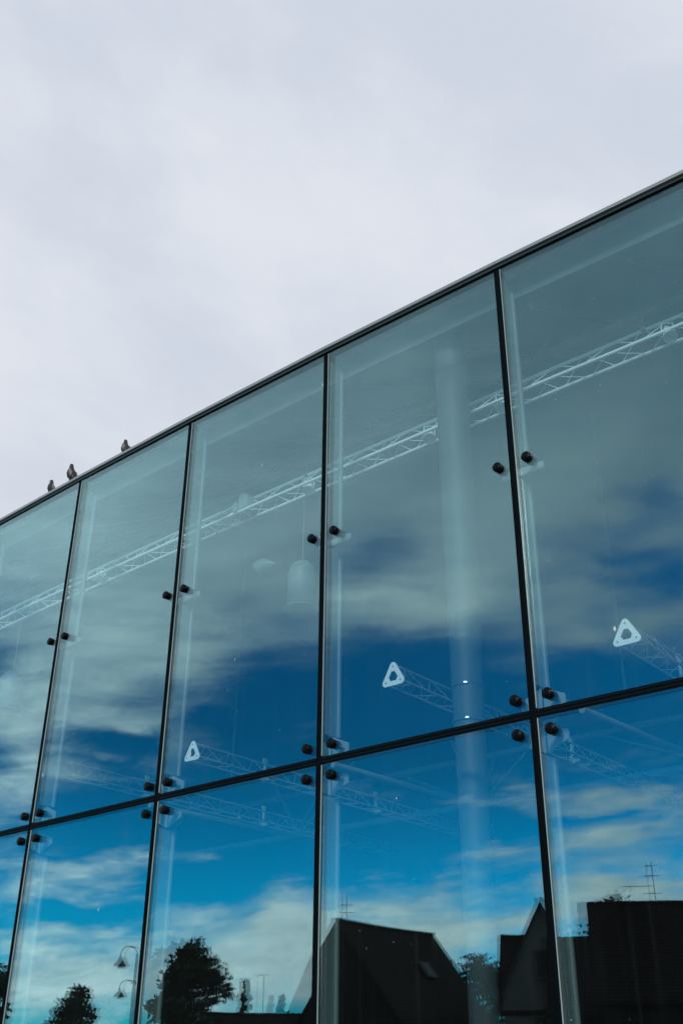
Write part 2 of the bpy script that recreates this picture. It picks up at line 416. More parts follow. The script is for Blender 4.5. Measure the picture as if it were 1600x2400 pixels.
# the inner sheets sit slightly out of true with the outer ones: (turn, extra turn towards both edges, lean) in degrees
TILT_LOW = {0: (.10, .1, .02), 1: (-.10, .05, .01), 2: (.12, .72, .02), 3: (.10, .10, .02), 4: (.16, .22, .0)}
TILT_UP = {0: (.2, .3, .06), 1: (-.25, .2, -.05), 2: (.3, .2, .04), 3: (-.25, -.2, .05), 4: (.2, .3, -.06)}
OUT = (.12, -.16, .05, .18, -.10, -.04, .15)
def pane(j, z0, z1, tilt):
    t, n = tang(j), inn(j); o = MU[j]
    c = o + t * (WID / 2) + Z * ((z0 + z1) / 2); hw, hh = WID / 2 - GAP + .004, (z1 - z0) / 2
    up = z1 > 6; ds = (dip(j), dip(j + 1)) if up else (0, 0)
    oq = Quaternion(Z, R(OUT[(j * 2 + up) % len(OUT)])) @ Quaternion(t, R(OUT[(j * 3 + up + 2) % len(OUT)] * .6)) if up else Quaternion()
    def sheet(dn):
        return [c + n * (.008 + dn) + oq @ (t * a_ * hw + Z * b_) for a_, b_ in ((-1, -hh), (1, -hh), (1, hh + ds[1]), (-1, hh + ds[0]))]
    m = MB(); m.hexa(sheet(-.005), sheet(.005))
    po = m.build('glass_pane', GLASS, bld)
    w_, nu = hw - .02, 28; rows_f, rows_b = [], []; off = [0.0]
    for k in range(nu): off.append(off[-1] - math.tan(R(tilt[0] + tilt[1] * ((2 * k + 1) / nu - 1) ** 2)) * 2 * w_ / nu)
    mid = sum(off) / len(off); ln = math.tan(R(tilt[2]))
    for k in range(nu + 1):
        u_ = (2 * k / nu - 1) * w_; d_ = .052 - (off[k] - mid)
        for zz in (-hh + .02, hh - .02 + ds[0] + (ds[1] - ds[0]) * k / nu):
            rows_f.append(c + t * u_ + n * (d_ + ln * zz - .004) + Z * zz); rows_b.append(c + t * u_ + n * (d_ + ln * zz + .004) + Z * zz)
    m = MB()
    m.add(rows_f, [(2 * k, 2 * k + 2, 2 * k + 3, 2 * k + 1) for k in range(nu)], True)
    m.add(rows_b, [(2 * k, 2 * k + 1, 2 * k + 3, 2 * k + 2) for k in range(nu)], True)
    for e_ in (0, 2 * nu): m.add([rows_f[e_], rows_f[e_ + 1], rows_b[e_ + 1], rows_b[e_]], [(0, 1, 2, 3)])
    m.build('inner_pane', GLASS_IN, po, normals=False)
    e = MB(); e.obox(o + t * (GAP + .007) + Z * ((z0 + z1 + ds[0]) / 2) - n * .002, t * .0022, n * .006, Z * (hh + ds[0] / 2 - .01))
    e.build('polished_edge', EDGE, po)
for j in range(I0, I1):
    pane(j, Z_MID + GAP + .002, Z_TOP - .004, TILT_UP.get(j, (.2, .1, .03)))
    pane(j, Z_BOT, Z_MID - GAP - .002, TILT_LOW.get(j, (-.15, .1, .02)))

# joints: black silicone between the panes with a slightly paler lip on one side
for i in range(I0, I1 + 1):
    n = mnorm(i); t = Vector((n.y, -n.x, 0)); m = MB()
    zt = Z_TOP + dip(i) + .004
    m.obox(MU[i] + Z * ((Z_BOT + zt) / 2) + n * .012, t * GAP, n * .012, Z * ((zt - Z_BOT) / 2))
    o = m.build('vertical_joint', GASKET, bld)
    m = MB(); m.obox(MU[i] + Z * ((Z_BOT + zt) / 2) - t * (GAP - .012) - n * .001, t * .008, n * .003, Z * ((zt - Z_BOT) / 2 - .002))
    m.build('lip', GASKET, o)
for j in range(I0, I1):
    t, n = tang(j), inn(j); c = MU[j] + t * WID / 2 + Z * Z_MID; m = MB()
    m.obox(c + n * .012, t * (WID / 2 - GAP - .001), n * .012, Z * GAP)
    o = m.build('horizontal_joint', GASKET, bld)
    m = MB()
    for dz in (.018, -.016): m.obox(c - n * .002 + Z * dz, t * (WID / 2 - GAP - .002), n * .004, Z * .005)
    m.build('lip', GASKET_LIP, o)
    m = MB(); m.obox(MU[j] + t * WID / 2 + Z * .08 + n * .03, t * (WID / 2 - .001), n * .06, Z * .078)
    m.build('plinth', COPE, bld)

# roof edge: shadow gap, dark bead, second gap, grey coping
for j in range(I0, I1):
    def sweep(prof, name, m_, trim=.0):
        m = MB(); e0, e1 = mnorm(j), mnorm(j + 1)
        t = tang(j)
        ra = [MU[j] + t * trim + e0 * p + Z * (z + dip(j)) for p, z in prof]; rb = [MU[j + 1] - t * trim + e1 * p + Z * (z + dip(j + 1)) for p, z in prof]
        m.rings([ra, rb], smooth=False); return m.build(name, m_, bld)
    sweep([(.012, Z_TOP + .001), (.16, Z_TOP + .001), (.16, 9.668), (.012, 9.668)], 'roof_edge_gap', GASKET)
    sweep([(-.014, 9.624), (.010, 9.624), (.010, 9.640), (-.014, 9.640)], 'roof_edge_bead', COPE_DARK)
    sweep([(-.012, 9.648), (.010, 9.648), (.010, 9.654), (-.012, 9.654)], 'roof_edge_bead', COPE_DARK)
    sweep([(-.030, 9.670), (.34, 9.670), (.34, 9.718), (-.018, 9.718), (-.030, 9.712)], 'coping', COPE, .0025)

# glass fins behind the joints
for i in range(I0 + 1, I1):
    n = mnorm(i); t = Vector((n.y, -n.x, 0))
    for z0, z1 in ((7.16, 9.5), (4.75, 6.90), (.2, 4.12)):
        m = MB(); m.obox(MU[i] + n * .21 + Z * ((z0 + z1) / 2), t * .0095, n * .12, Z * ((z1 - z0) / 2))
        fo = m.build('glass_fin', FIN, bld)
        m = MB(); m.tube(MU[i] + n * .30 + Z * z0, MU[i] + n * .30 + Z * z1, .030, n=20); m.build('edge_rod', LAMPW, fo)

# point clamps
def make_clamp():
    # local frame: y is inwards, x along the wall
    m = MB(); m.lathe((0, .0025, 0), (0, -1, 0), [(.0, -.0), (.046, .0), (.051, .004), (.051, .030), (.047, .036), (.0, .036)], 28)
    cap = m.build('clamp', CLAMP)
    m = MB(); m.lathe((0, .014, 0), (0, 1, 0), [(0, 0), (.044, 0), (.044, .030), (0, .030)], 24)
    m.lathe((0, .060, 0), (0, 1, 0), [(0, 0), (.046, 0), (.046, .035), (.024, .05), (0, .05)], 24)
    slv = m.build('sleeve', CLAMP, cap)
    m = MB(); m.tube((0, .112, 0), (0, .20, 0), .016, n=14)
    m.lathe((0, .112, 0), (0, 1, 0), [(0, 0), (.034, 0), (.034, .018), (.02, .024), (0, .024)], 20)
    m.lathe((0, .145, 0), (0, 1, 0), [(0, 0), (.028, 0), (.028, .016), (0, .016)], 6)
    blt = m.build('bolt', STEEL, cap)
    return cap, slv, blt
proto = make_clamp()
first = True
ROWS = (7.03, 4.60, 4.285, 1.30)
PLATE = bpy.data.materials['pale_paint']
for i in range(I0 + 1, I1):
    for z in ROWS:
        for sgn in (-1, 1):
            j = i if sgn > 0 else i - 1
            t, n = tang(j), inn(j)
            mw = Matrix(((t.x, n.x, 0, 0), (t.y, n.y, 0, 0), (0, 0, 1, 0), (0, 0, 0, 1)))
            mw.translation = MU[i] + t * (.165 * sgn) + Z * z
            if first: c, kids = proto[0], proto[1:]; first = False
            else:
                c = proto[0].copy(); col.objects.link(c); kids = [copy_part(k, c) for k in proto[1:]]
            c.parent = bld; c.matrix_world = mw
        # bracket arm behind the pair
        n = mnorm(i); t = Vector((n.y, -n.x, 0)); m = MB()
        a = MU[i] + n * .205 + Z * z
        if z > 6: 
            m.obox(a + Z * -.01, t * .235, n * .008, Z * .036)
        else:
            s_ = 1 if z > 4.4 else -1
            for sg in (-1, 1):
                p = [a + t * sg * .01 - Z * .14 * s_ * -1, a + t * sg * .225 + Z * .045 * s_, a + t * sg * .225 - Z * .035 * s_, a + t * sg * .01 - Z * .10 * s_]
                m.hexa([v - n * .006 for v in p], [v + n * .006 for v in p])
        m.build('bracket', PLATE, bld)

# tapered column close behind the glass
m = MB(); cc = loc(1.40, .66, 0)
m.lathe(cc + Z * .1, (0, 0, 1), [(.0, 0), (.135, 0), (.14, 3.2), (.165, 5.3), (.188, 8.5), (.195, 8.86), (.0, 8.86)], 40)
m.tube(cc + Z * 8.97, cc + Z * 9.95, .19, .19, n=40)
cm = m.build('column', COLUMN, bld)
m = MB()
for z in (4.72, 5.08): m.lathe(cc + Z * z, (0, 0, 1), [(.163, 0), (.172, .004), (.172, .02), (.163, .024)], 40)
m.build('ring', COLUMN, cm)
m = MB()
for z in (4.735, 5.095):
    d = (Vector((0, 0, 0)) - cc); d.z = 0; d.normalize(); sd_ = Vector((-d.y, d.x, 0))
    m.obox(cc + d * .176 + Z * z - sd_ * .02, sd_ * .017, d * .008, Z * .008)
m.build('buckle', STEEL, cm)

# spatial roof truss of thick white tubes deep in the hall
rtr = MB(); rtr.tube(loc(-13.5, 8.2, 6.0), loc(14, 8.2, 6.0), .062, n=16)
rt_o = rtr.build('roof_truss', OFFWHITE, bld)
for p in (7.35, 8.9):
    m = MB(); m.tube(loc(-13.5, p, 7.05), loc(14, p, 7.05), .06 if p > 8 else .075, n=16); m.build('chord', OFFWHITE, rt_o)
sx = [-12.3 + 4.42 * k for k in range(7)]
for k, s in enumerate(sx):
    m = MB(); m.tube(loc(s, 8.2, 6.06), loc(s, 7.4, 7.0), .04, n=12); m.tube(loc(s, 8.2, 6.06), loc(s, 8.86, 7.0), .04, n=12); m.build('strut', OFFWHITE, rt_o)
    m = MB(); m.tube(loc(s - .1, 8.1, 6.0), loc(s - .35, 4.6, 6.02), .05, n=12); m.build('tie', OFFWHITE, rt_o)
    if k < 6:
        m = MB(); m.tube(loc(s + .1, 8.2, 6.04), loc(s + 2.2, 7.4, 7.0), .026, n=10); m.tube(loc(s + 4.3, 8.2, 6.04), loc(s + 2.2, 8.86, 7.0), .026, n=10); m.build('brace', OFFWHITE, rt_o)
for s in (-9, 0, 9):
    m = MB(); m.tube(loc(s, 7.35, 7.1), loc(s, 7.35, 12.48), .03, n=10); m.build('hanger', OFFWHITE, rt_o)

# tube with V struts under the sloping ceiling
for j in range(I0, I1):
    m = MB(); m.tube(mpt(j, 2.0, 9.78), mpt(j + 1, 2.0, 9.78), .055, n=14); o = m.build('ceiling_tube', OFFWHITE, bld)
    c = (MU[j] + MU[j + 1]) / 2 + inn(j) * 2.0 + Z * 9.80 + tang(j) * .35
    for k, (ds, dp, dz) in enumerate(((-.62, .9, 1.0), (.12, .95, 1.02))):
        m = MB(); m.tube(c, c + tang(j) * ds + inn(j) * dp + Z * dz, .026, n=10); m.build('strut', OFFWHITE, o)

# ------------------------------------------------------------------ lattice trusses hung in the hall
def lattice(a, b, side, upv_, w, rr, name, label, group, plates=(True, False), step=.46, metal=None):
    a, b = Vector(a), Vector(b); d = (b - a).normalized(); Lh = (b - a).length
    h = w * .866
    off = [upv_ * (h * 2 / 3), -side * w / 2 - upv_ * (h / 3), side * w / 2 - upv_ * (h / 3)]
    root = empty(name, a, label, 'truss', group); metal = metal or OFFWHITE
    for o_ in off:
        m = MB(); m.tube(a + o_, b + o_, rr, n=12); m.build('chord', metal, root)
    m = MB(); k = int(Lh / step)
    for i in range(k):
        p0, p1, pm = a + d * (i * Lh / k), a + d * ((i + 1) * Lh / k), a + d * ((i + .5) * Lh / k)
        for u, v in ((0, 1), (1, 2), (2, 0)):
            m.tube(p0 + off[u] + d * .03, pm + off[v] - d * .02, rr * .27, n=6, caps=False)
            m.tube(pm + off[v] + d * .02, p1 + off[u] - d * .03, rr * .27, n=6, caps=False)
    m.build('bracing', metal, root)
    for end, on in ((a, plates[0]), (b, plates[1])):
        if not on: continue
        bm = bmesh.new(); outer = []; inner = []
        dirs = [o_.normalized() for o_ in off]; rad = w * .577 + .030; rc = .042
        pts2 = []
        base = [math.atan2(o_.dot(upv_), o_.dot(side)) for o_ in off]; base.sort()
        for bb in base:
            cxp = (rad - rc * 1.0) * math.cos(bb), (rad - rc) * math.sin(bb)
            for q in range(7):
                an = bb + R(-60 + 120 * q / 6); pts2.append((cxp[0] + rc * math.cos(an), cxp[1] + rc * math.sin(an)))
        # hexagonal hole with alternating long and short sides
        hx = []
        for bb in base:
            for da in (-22, 22): hx.append((.064 * math.cos(bb + R(da)), .064 * math.sin(bb + R(da))))
        hx = [(1.0 * x, 1.0 * y) for x, y in hx]
        th = .006; mm = MB()
        # ring between the outline and the hole: match by angle
        ring_o = pts2; n_o = len(ring_o)
        def ray_hit(poly, ang):
            dx, dy = math.cos(ang), math.sin(ang); best = None
            for q in range(len(poly)):
                x1, y1 = poly[q]; x2, y2 = poly[(q + 1) % len(poly)]
                ex, ey = x2 - x1, y2 - y1; den = dx * ey - dy * ex
                if abs(den) < 1e-9: continue
                tt = (x1 * ey - y1 * ex) / den; uu = (x1 * dy - y1 * dx) / den
                if tt > 0 and -1e-6 <= uu <= 1 + 1e-6 and (best is None or tt < best): best = tt
            return (best * dx, best * dy)
        angs = sorted(set([round(math.atan2(y, x), 5) for x, y in ring_o + hx]))
        ro = [ray_hit(ring_o, an) for an in angs]; ri = [ray_hit(hx, an) for an in angs]; na = len(angs)
        P = lambda xy, dd: end + side * xy[0] + upv_ * xy[1] + d * dd
        vs = [P(p_, -th) for p_ in ro] + [P(p_, -th) for p_ in ri] + [P(p_, th) for p_ in ro] + [P(p_, th) for p_ in ri]; fs = []
        for q in range(na):
            r_ = (q + 1) % na
            fs += [(q, r_, na + r_, na + q), (2 * na + q, 3 * na + q, 3 * na + r_, 2 * na + r_), (q, 2 * na + q, 2 * na + r_, r_), (na + q, na + r_, 3 * na + r_, 3 * na + q)]
        mm.add(vs, fs); pl = mm.build('end_plate', WHITE, root)
        mm = MB()
        for bb in base:
            c_ = P((.118 * math.cos(bb), .118 * math.sin(bb)), -th - .001)
            mm.tube(c_, c_ - d * .004, .010, n=10)
        mm.build('bolt', CABLE, pl)
        bm.free()
    return root, off, d
def truss_clamp(root, pos, d, side, h=.34):
    m = MB()
    m.obox(pos + Z * .02, d * .03, side * .05, Z * .035); m.obox(pos + Z * .02 + side * .08, d * .022, side * .03, Z * .022)
    m.tube(pos + Z * .055, pos + Z * h, .022, n=8);
    m.obox(pos + Z * (h - .03), d * .035, side * .02, Z * .03)
    m.build('hanger', OFFWHITE, root)
CROSS = [(.2, 1.0, 'white triangular lattice truss ending beside the pale column'),
         (2.78, 1.5, 'white triangular lattice truss right of the thickest upright joint'),
         (-3.86, 1.70, 'white triangular lattice truss above the crossing left of the centre pane'),
         (-6.02, 1.25, 'faintest white triangular lattice truss, behind a cloud reflection at the left')]
for s, p, lab in CROSS:
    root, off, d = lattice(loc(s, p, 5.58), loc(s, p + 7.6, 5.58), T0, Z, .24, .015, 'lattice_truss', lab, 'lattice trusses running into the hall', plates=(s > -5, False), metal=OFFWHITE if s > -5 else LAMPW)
    for dp in (1.55, 4.2):
        truss_clamp(root, loc(s, p + dp, 5.58) + off[1], N0, T0)

LONG = [(-2, 0, 'far left length of the long truss under the roof, seen small through glass'),
        (0, 2, 'length of the long roof truss left of the white junction box'),
        (2, 4, 'length of the long roof truss carrying a white junction box and looped cables'),
        (4, 6, 'nearest length of the long roof truss, right of the pale column')]
long_roots = []
for i0, i1, lab in LONG:
    a, b = mpt(i0, 1.2, 8.74), mpt(i1, 1.2, 8.74); d = (b - a).normalized()
    n = Vector((-d.y, d.x, 0))
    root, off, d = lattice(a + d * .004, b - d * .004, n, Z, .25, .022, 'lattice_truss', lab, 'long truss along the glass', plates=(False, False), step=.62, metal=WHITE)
    long_roots.append((a, b, d, n, off))
    for f in (.22, .72):
        c = a + (b - a) * f; m = MB()
        m.tube(c + off[0] + Z * .03, Vector((c.x, c.y, 10.1)), .006, n=6); m.obox(c + off[0] + Z * .01, d * .03, n * .03, Z * .03); m.build('hanger', CABLE, root)

# spotlights clamped into the long truss
def spotlight(pos, aim, label):
    root = empty('spotlight', pos, label, 'spotlight', 'white spotlights in the long truss')
    aim = Vector(aim).normalized()
    m = MB(); m.lathe(pos - aim * .12, aim, [(.0, 0), (.03, 0), (.042, .05), (.062, .15), (.078, .22), (.070, .22), (.05, .12), (0, .11)], 20); m.build('body', WHITE, root)
    m = MB(); s = aim.cross(Z).normalized()
    for sg in (-1, 1): m.tube(pos + s * sg * .07, pos + s * sg * .06 + Z * .13, .008, n=6)
    m.tube(pos + s * .06 + Z * .13, pos - s * .06 + Z * .13, .008, n=6); m.build('yoke', WHITE, root)
for s, lab in ((-5.85, 'small white spotlight at the left end of the truss, in the second pane'),
               (-1.36, 'small white spotlight in the truss just left of the centre joint'),
               (.66, 'small white spotlight in the truss just left of the pale column'),
               (1.72, 'small white spotlight in the truss between pale column and thick joint'),
               (3.83, 'small white spotlight in the truss at the right edge')):
    spotlight(loc(s, 1.22, 8.70), T0 * .25 - N0 * .35 - Z * .9, lab)

# junction box with looped cables on the truss
jb = empty('junction_box', loc(-2.50, 1.12, 8.80), 'white junction box with looped cables on the long truss', 'junction box')
m = MB(); m.obox(loc(-2.45, 1.12, 8.78), T0 * .085, N0 * .08, Z * .095); m.obox(loc(-2.60, 1.08, 8.74), T0 * .04, N0 * .05, Z * .07); o = m.build('housing', OFFWHITE, jb)
m = MB(); m.obox(loc(-2.47, 1.07, 8.893), T0 * .045, N0 * .03, Z * .018); m.build('gland', OFFWHITE, jb)
m = MB(); rnd = random.Random(3)
for k in range(5):
    pts = []
    for q in range(19):
        f = q / 18; pts.append(loc(-2.62 - f * 1.05 + .10 * math.sin(f * 18 + k), 1.08 + .03 * k, 8.72 - .05 * f + (.07 + .02 * k) * math.sin(f * 13 + k * 1.3)))
    m.path(pts, .008, 6)
m.build('cable', OFFWHITE, jb)

# hanging drum lamps and the funnel
def drum(pos, sc, label):
    root = empty('pendant_lamp', pos, label, 'lamp', 'white drum lamps hanging behind the glass')
    m = MB(); m.lathe(pos, (0, 0, 1), [(.19 * sc, .42 * sc), (.19 * sc, .03 * sc), (.185 * sc, .03 * sc), (.182 * sc, .42 * sc)], 36)
    m.build('drum', LAMPW, root)
    m = MB(); m.lathe(pos, (0, 0, 1), [(.195 * sc, .42 * sc), (.196 * sc, .50 * sc), (.17 * sc, .60 * sc), (.10 * sc, .68 * sc), (.0, .70 * sc)], 36); m.build('dome', LAMPW, root)
    m = MB(); m.lathe(pos, (0, 0, 1), [(.18 * sc, .035 * sc), (.235 * sc, .0), (.24 * sc, -.012 * sc), (.17 * sc, .02 * sc), (0, .03 * sc)], 36); m.build('rim', LAMPW, root)
    m = MB(); m.tube(pos + Z * .70 * sc, Vector((pos.x, pos.y, 10.1)), .006, n=6); m.build('cord', CABLE, root)
drum(loc(-1.70, 1.5, 7.08), 1.0, 'white drum lamp with a domed top left of the centre joint')
drum(loc(-8.42, 1.5, 7.05), 1.0, 'ghostly white drum lamp at the left edge of the photo')
m = MB(); a = loc(-2.42, 1.5, 7.93)
m.lathe(a, T0 + Z * -.1, [(.0, -.10), (.145, -.10), (.14, -.06), (.006, .22), (0, .22)], 4)
tag(m.build('loudspeaker_horn', LAMPW), 'pale pointed wedge hanging left of the white drum lamp', 'loudspeaker')

# ------------------------------------------------------------------ pigeons on the roof edge
PDARK = plain('pigeon_dark', (.013, .017, .019), .8, 0, .35, 40); PWING = plain('pigeon_wing', (.15, .125, .115), .75, 0, .35, 30)
PBEAK = plain('pigeon_beak', (.03, .028, .028), .5); PLEG = plain('pigeon_leg', (.10, .04, .035), .6); PBAR = plain('pigeon_bar', (.02, .02, .022), .7)
def pigeon(s, p, yaw, label, sc=1.0, stretch=1.0, lean=0.0, look=0.0):
    root = empty('pigeon', (0, 0, 0), label, 'pigeon', 'pigeons on the roof edge')
    # body axis in local x (forward) / z; rings of an upright standing bird
    spine = [(-.122, .030, .008, .005), (-.098, .050, .022, .011), (-.066, .082, .036, .028), (-.036, .115, .049, .046), (-.010, .150, .056, .057),
             (.006, .184, .053, .056), (.013, .216, .043, .045), (.014, .244, .031, .033), (.014, .266, .0245, .026), (.018, .284, .0235, .025), (.027, .297, .020, .020), (.035, .303, .010, .010)]
    sp = [Vector((x + lean * z, 0, .02 + (z - .02) * (stretch if z > .15 else 1) )) for x, z, a, b in spine]; rr = []
    for k, (x, z, a, b) in enumerate(spine):
        d = (sp[min(k + 1, len(sp) - 1)] - sp[max(k - 1, 0)]).normalized()
        if k >= 9: d = (Vector((.7, 0, .72))).normalized()
        u = Vector((-d.z, 0, d.x))
        rr.append([sp[k] + Vector((0, a * math.cos(q), 0)) + u * b * math.sin(q) for q in [2 * math.pi * i / 16 for i in range(16)]])
    M = Matrix.Translation(loc(s, p, 9.70)) @ Matrix.Rotation(yaw, 4, 'Z') @ Matrix.Translation((0, 0, -.022)) @ Matrix.Scale(sc, 4)
    def fin(mb, name, mt, par):
        mb.v = [tuple(M @ Vector(v)) for v in mb.v]; return mb.build(name, mt, par)
    m = MB(); m.rings(rr); body = fin(m, 'body', PDARK, root)
    hd = sp[10]
    m = MB(); b0 = hd + Vector((.010, 0, -.004)); m.tube(b0, b0 + Vector((.028, 0, -.013)), .006, .0015, n=8); fin(m, 'beak', PBEAK, root)
    for sg in (-1, 1):
        m = MB(); wr = []
        for k, (x, z, a, b) in enumerate([(-.008, .188, .010, .026), (-.026, .160, .016, .042), (-.050, .128, .016, .040), (-.076, .095, .012, .030), (-.104, .062, .008, .018), (-.132, .034, .004, .008)]):
            zz = .02 + (z - .02) * (stretch if z > .15 else 1)
            cy_ = [.050, .052, .046, .036, .024, .012][k]
            wr.append([Vector((x + lean * zz + .006 * 0, sg * (cy_ + a * math.cos(q)), zz + b * math.sin(q) + .012)) for q in [2 * math.pi * i / 12 for i in range(12)]])
        m.rings(wr); w_ = fin(m, 'wing', PWING, root)
        m = MB()
        for x, z in ((-.070, .105), (-.092, .078)):
            m.obox(Vector((x + lean * z, sg * (.052 if x > -.08 else .042), z + .008)), Vector((.008, 0, .0)), Vector((0, .006, 0)), Vector((-.012, 0, .026)))
        fin(m, 'wing_bar', PBAR, w_)
        m = MB(); kn = M @ Vector((-.012, sg * .022, .105)); ft = Vector((kn.x, kn.y, 9.712)); f_ = (M.to_3x3() @ Vector((1, 0, 0))); f_.z = 0; f_.normalize()
        m.tube(kn, ft, .011 * sc, .004 * sc, n=8)
        for an in (-25, 0, 25, 180): m.tube(ft, ft + Quaternion(Z, R(an)) @ f_ * .03, .0035, .002, n=6)
        m.v = [tuple(M.inverted() @ Vector(v)) for v in m.v]
        fin(m, 'leg', PLEG, root)
        m = MB(); m.lathe(hd + Vector((-.004, sg * .0205, .0)), (0, sg, 0), [(0, 0), (.0042, 0), (.003, .002), (0, .0025)], 10); fin(m, 'eye', plain('pigeon_eye', (.35, .10, .02), .2), root)
    # shift the handle to the feet
    return root
hb = math.atan2(-T0.y, -T0.x)
pigeon(-5.94, .13, hb + .9, 'leftmost pigeon, half hidden by the roof edge, facing away', 1.12, 1.0, -.05)
pigeon(-5.37, .09, hb + .15, 'tallest pigeon, in full profile on the roof edge above the first joint', 1.30, 1.02, -.03)
pigeon(-4.10, .13, hb - .1, 'highest pigeon, alone and hunched further up the roof edge', 1.2, .98, -.02)

# ------------------------------------------------------------------ the street opposite (mirrored in the glass)
TILE = plain('roof_tile', (.014, .010, .009), .85, 0, .3, 4, spec=.03)
WALLM = plain('render_wall', (.11, .12, .115), .9, 0, .15, 2, .3, 80, spec=.1)
WALL2 = plain('render_wall_dark', (.022, .022, .022), .9, 0, .15, 2, .3, 80, spec=.03)
FRAME = plain('window_frame', (.035, .033, .03), .7, spec=.1); WIN = plain('window_dark', (.01, .012, .014), .1)
DARKM = plain('dark_metal', (.03, .035, .035), .5, .6)
def tiles():
    t = TILE.node_tree; b = t.nodes['Principled BSDF']; tcn = t.nodes.new('ShaderNodeTexCoord'); w = t.nodes.new('ShaderNodeTexWave')
    w.bands_direction = 'Z'; w.inputs['Scale'].default_value = 2.2; w.inputs['Distortion'].default_value = .4
    t.links.new(tcn.outputs['Object'], w.inputs['Vector']); bp = t.nodes.new('ShaderNodeBump'); bp.inputs['Distance'].default_value = .05
    t.links.new(w.outputs[0], bp.inputs['Height']); t.links.new(bp.outputs[0], b.inputs['Normal'])
tiles()
def gabled(root, a, b, w, zr, ze, wallm, wins=(), name_roof='roof', sag=0.06):
    """ridge from a to b (xy), half width w, ridge and eaves heights"""
    a, b = Vector((*a, 0)), Vector((*b, 0)); d = (b - a).normalized(); s = Vector((-d.y, d.x, 0))
    m = MB(); ai, bi = a + d * .25, b - d * .25; wi = w - .3; zi = ze + (zr - ze) * (.3 / w) - .02
    pa = [ai - s * wi, ai + s * wi, ai + s * wi + Z * (zi - .1), ai + Z * (zr - .22), ai - s * wi + Z * (zi - .1)]
    pb = [v + (bi - ai) for v in pa]
    m.add(pa + pb, [(0, 1, 2, 3, 4), (9, 8, 7, 6, 5)] + [(i, (i + 1) % 5, (i + 1) % 5 + 5, i + 5) for i in range(5)])
    m.build('wall', wallm, root)
    m = MB(); K = 14
    for sg in (-1, 1):
        top, bot, top2, bot2 = [], [], [], []
        for k in range(K + 1):
            f = k / K; c = a + (b - a) * f; sgz = -sag * math.sin(f * math.pi) + .012 * math.sin(k * 2.3)
            top.append(c + Z * (zr + sgz)); bot.append(c + s * sg * w + Z * (ze + sgz * .6))
            top2.append(top[-1] - Z * .16); bot2.append(bot[-1] - Z * .16)
        n = K + 1; vs = top + bot + top2 + bot2; fs = []
        for k in range(K):
            fs += [(k, k + 1, n + k + 1, n + k), (2 * n + k, 3 * n + k, 3 * n + k + 1, 2 * n + k + 1), (n + k, n + k + 1, 3 * n + k + 1, 3 * n + k)]
        fs += [(0, n, 3 * n, 2 * n), (K, 2 * n + K, 3 * n + K, n + K)]
        m.add(vs, fs)
    for k in range(int((b - a).length / .34)):           # ridge tiles
        c = a + d * (.17 + .34 * k); f = (c - a).length / (b - a).length; zz = zr - sag * math.sin(f * math.pi)
        m.tube(c - d * .16 + Z * (zz + .0), c + d * .17 + Z * (zz + .02), .10, .115, n=8)
    rf = m.build(name_roof, TILE, root)
    return a, b, d, s, rf
def window(root, c, n, w=.9, h=1.2):
    c, n = Vector(c), Vector((*n, 0)).normalized(); s = Vector((-n.y, n.x, 0))
    m = MB(); e = .05
    for dx in (-1, 1): m.obox(c + s * dx * (w / 2) + n * .03, s * e, n * .05, Z * (h / 2 + e))
    for dz in (-1, 0, 1): m.obox(c + Z * dz * (h / 2) + n * .028, s * (w / 2 - e), n * .045, Z * (e if dz else .025))
    f = m.build('window', FRAME, root)
    m = MB(); m.obox(c + n * .012, s * (w / 2), n * .006, Z * h / 2); m.build('pane', WIN, f)
    m = MB(); m.obox(c - Z * (h / 2 + .10) + n * .07, s * (w / 2 + .12), n * .09, Z * .03); m.build('sill', WALLM, f)
def antenna(root, base, h, arm, bars, dirn, single=True):
    m = MB(); b = Vector(base); m.tube(b - Z * .4, b + Z * h, .022, n=8)
    d = Vector((*dirn, 0)).normalized(); s = Vector((-d.y, d.x, 0))
    for f, ln in bars:
        m.tube(b + Z * h * f - s * ln * .5, b + Z * h * f + s * ln * .5, .014, n=6)
        for q in range(-3, 4): m.tube(b + Z * h * f + s * ln * q / 7 - d * .16, b + Z * h * f + s * ln * q / 7 + d * .16, .008, n=5)
    if arm: m.tube(b + Z * h * .42, b + Z * h * .42 + s * arm, .014, n=6); m.tube(b + Z * (h * .42 - .25) + s * arm * .8, b + Z * (h * .42 + .06) + s * arm * .8, .012, n=5)
    m.build('antenna', DARKM, root)

# long low house with a big roof
ha = empty('house', (-47.5, -.2, 0), 'dark house with one long steep roof, mirrored right of the centre joint', 'house')
a, b, d, s, rf = gabled(ha, (-45.5, 2.55), (-50.6, -3.9), 5.0, 8.85, 3.0, WALL2)
sn = s if s.dot(Vector((1, .3, 0))) > 0 else -s
m = MB(); c = a + (b - a) * .62 + sn * 1.9 + Z * (8.85 - 1.9 * 5.85 / 5 + .12); sl = (sn * 1 - Z * 1.17).normalized(); nn = d.cross(sl); nn = nn if nn.z > 0 else -nn
m.obox(c, d * .40, sl * .5, nn * .06); o = m.build('skylight', FRAME, rf)
m = MB(); m.obox(c + nn * .07, d * .33, sl * .42, nn * .006); m.build('pane', WIN, o)
antenna(ha, (-46.0, 1.95, 8.8), 1.35, 0, ((.35, .75), (.62, .6)), (1, .2))
for f in (.2, .5, .8): window(ha, a + (b - a) * f + sn * 4.72 + Z * 1.7, sn.xy)
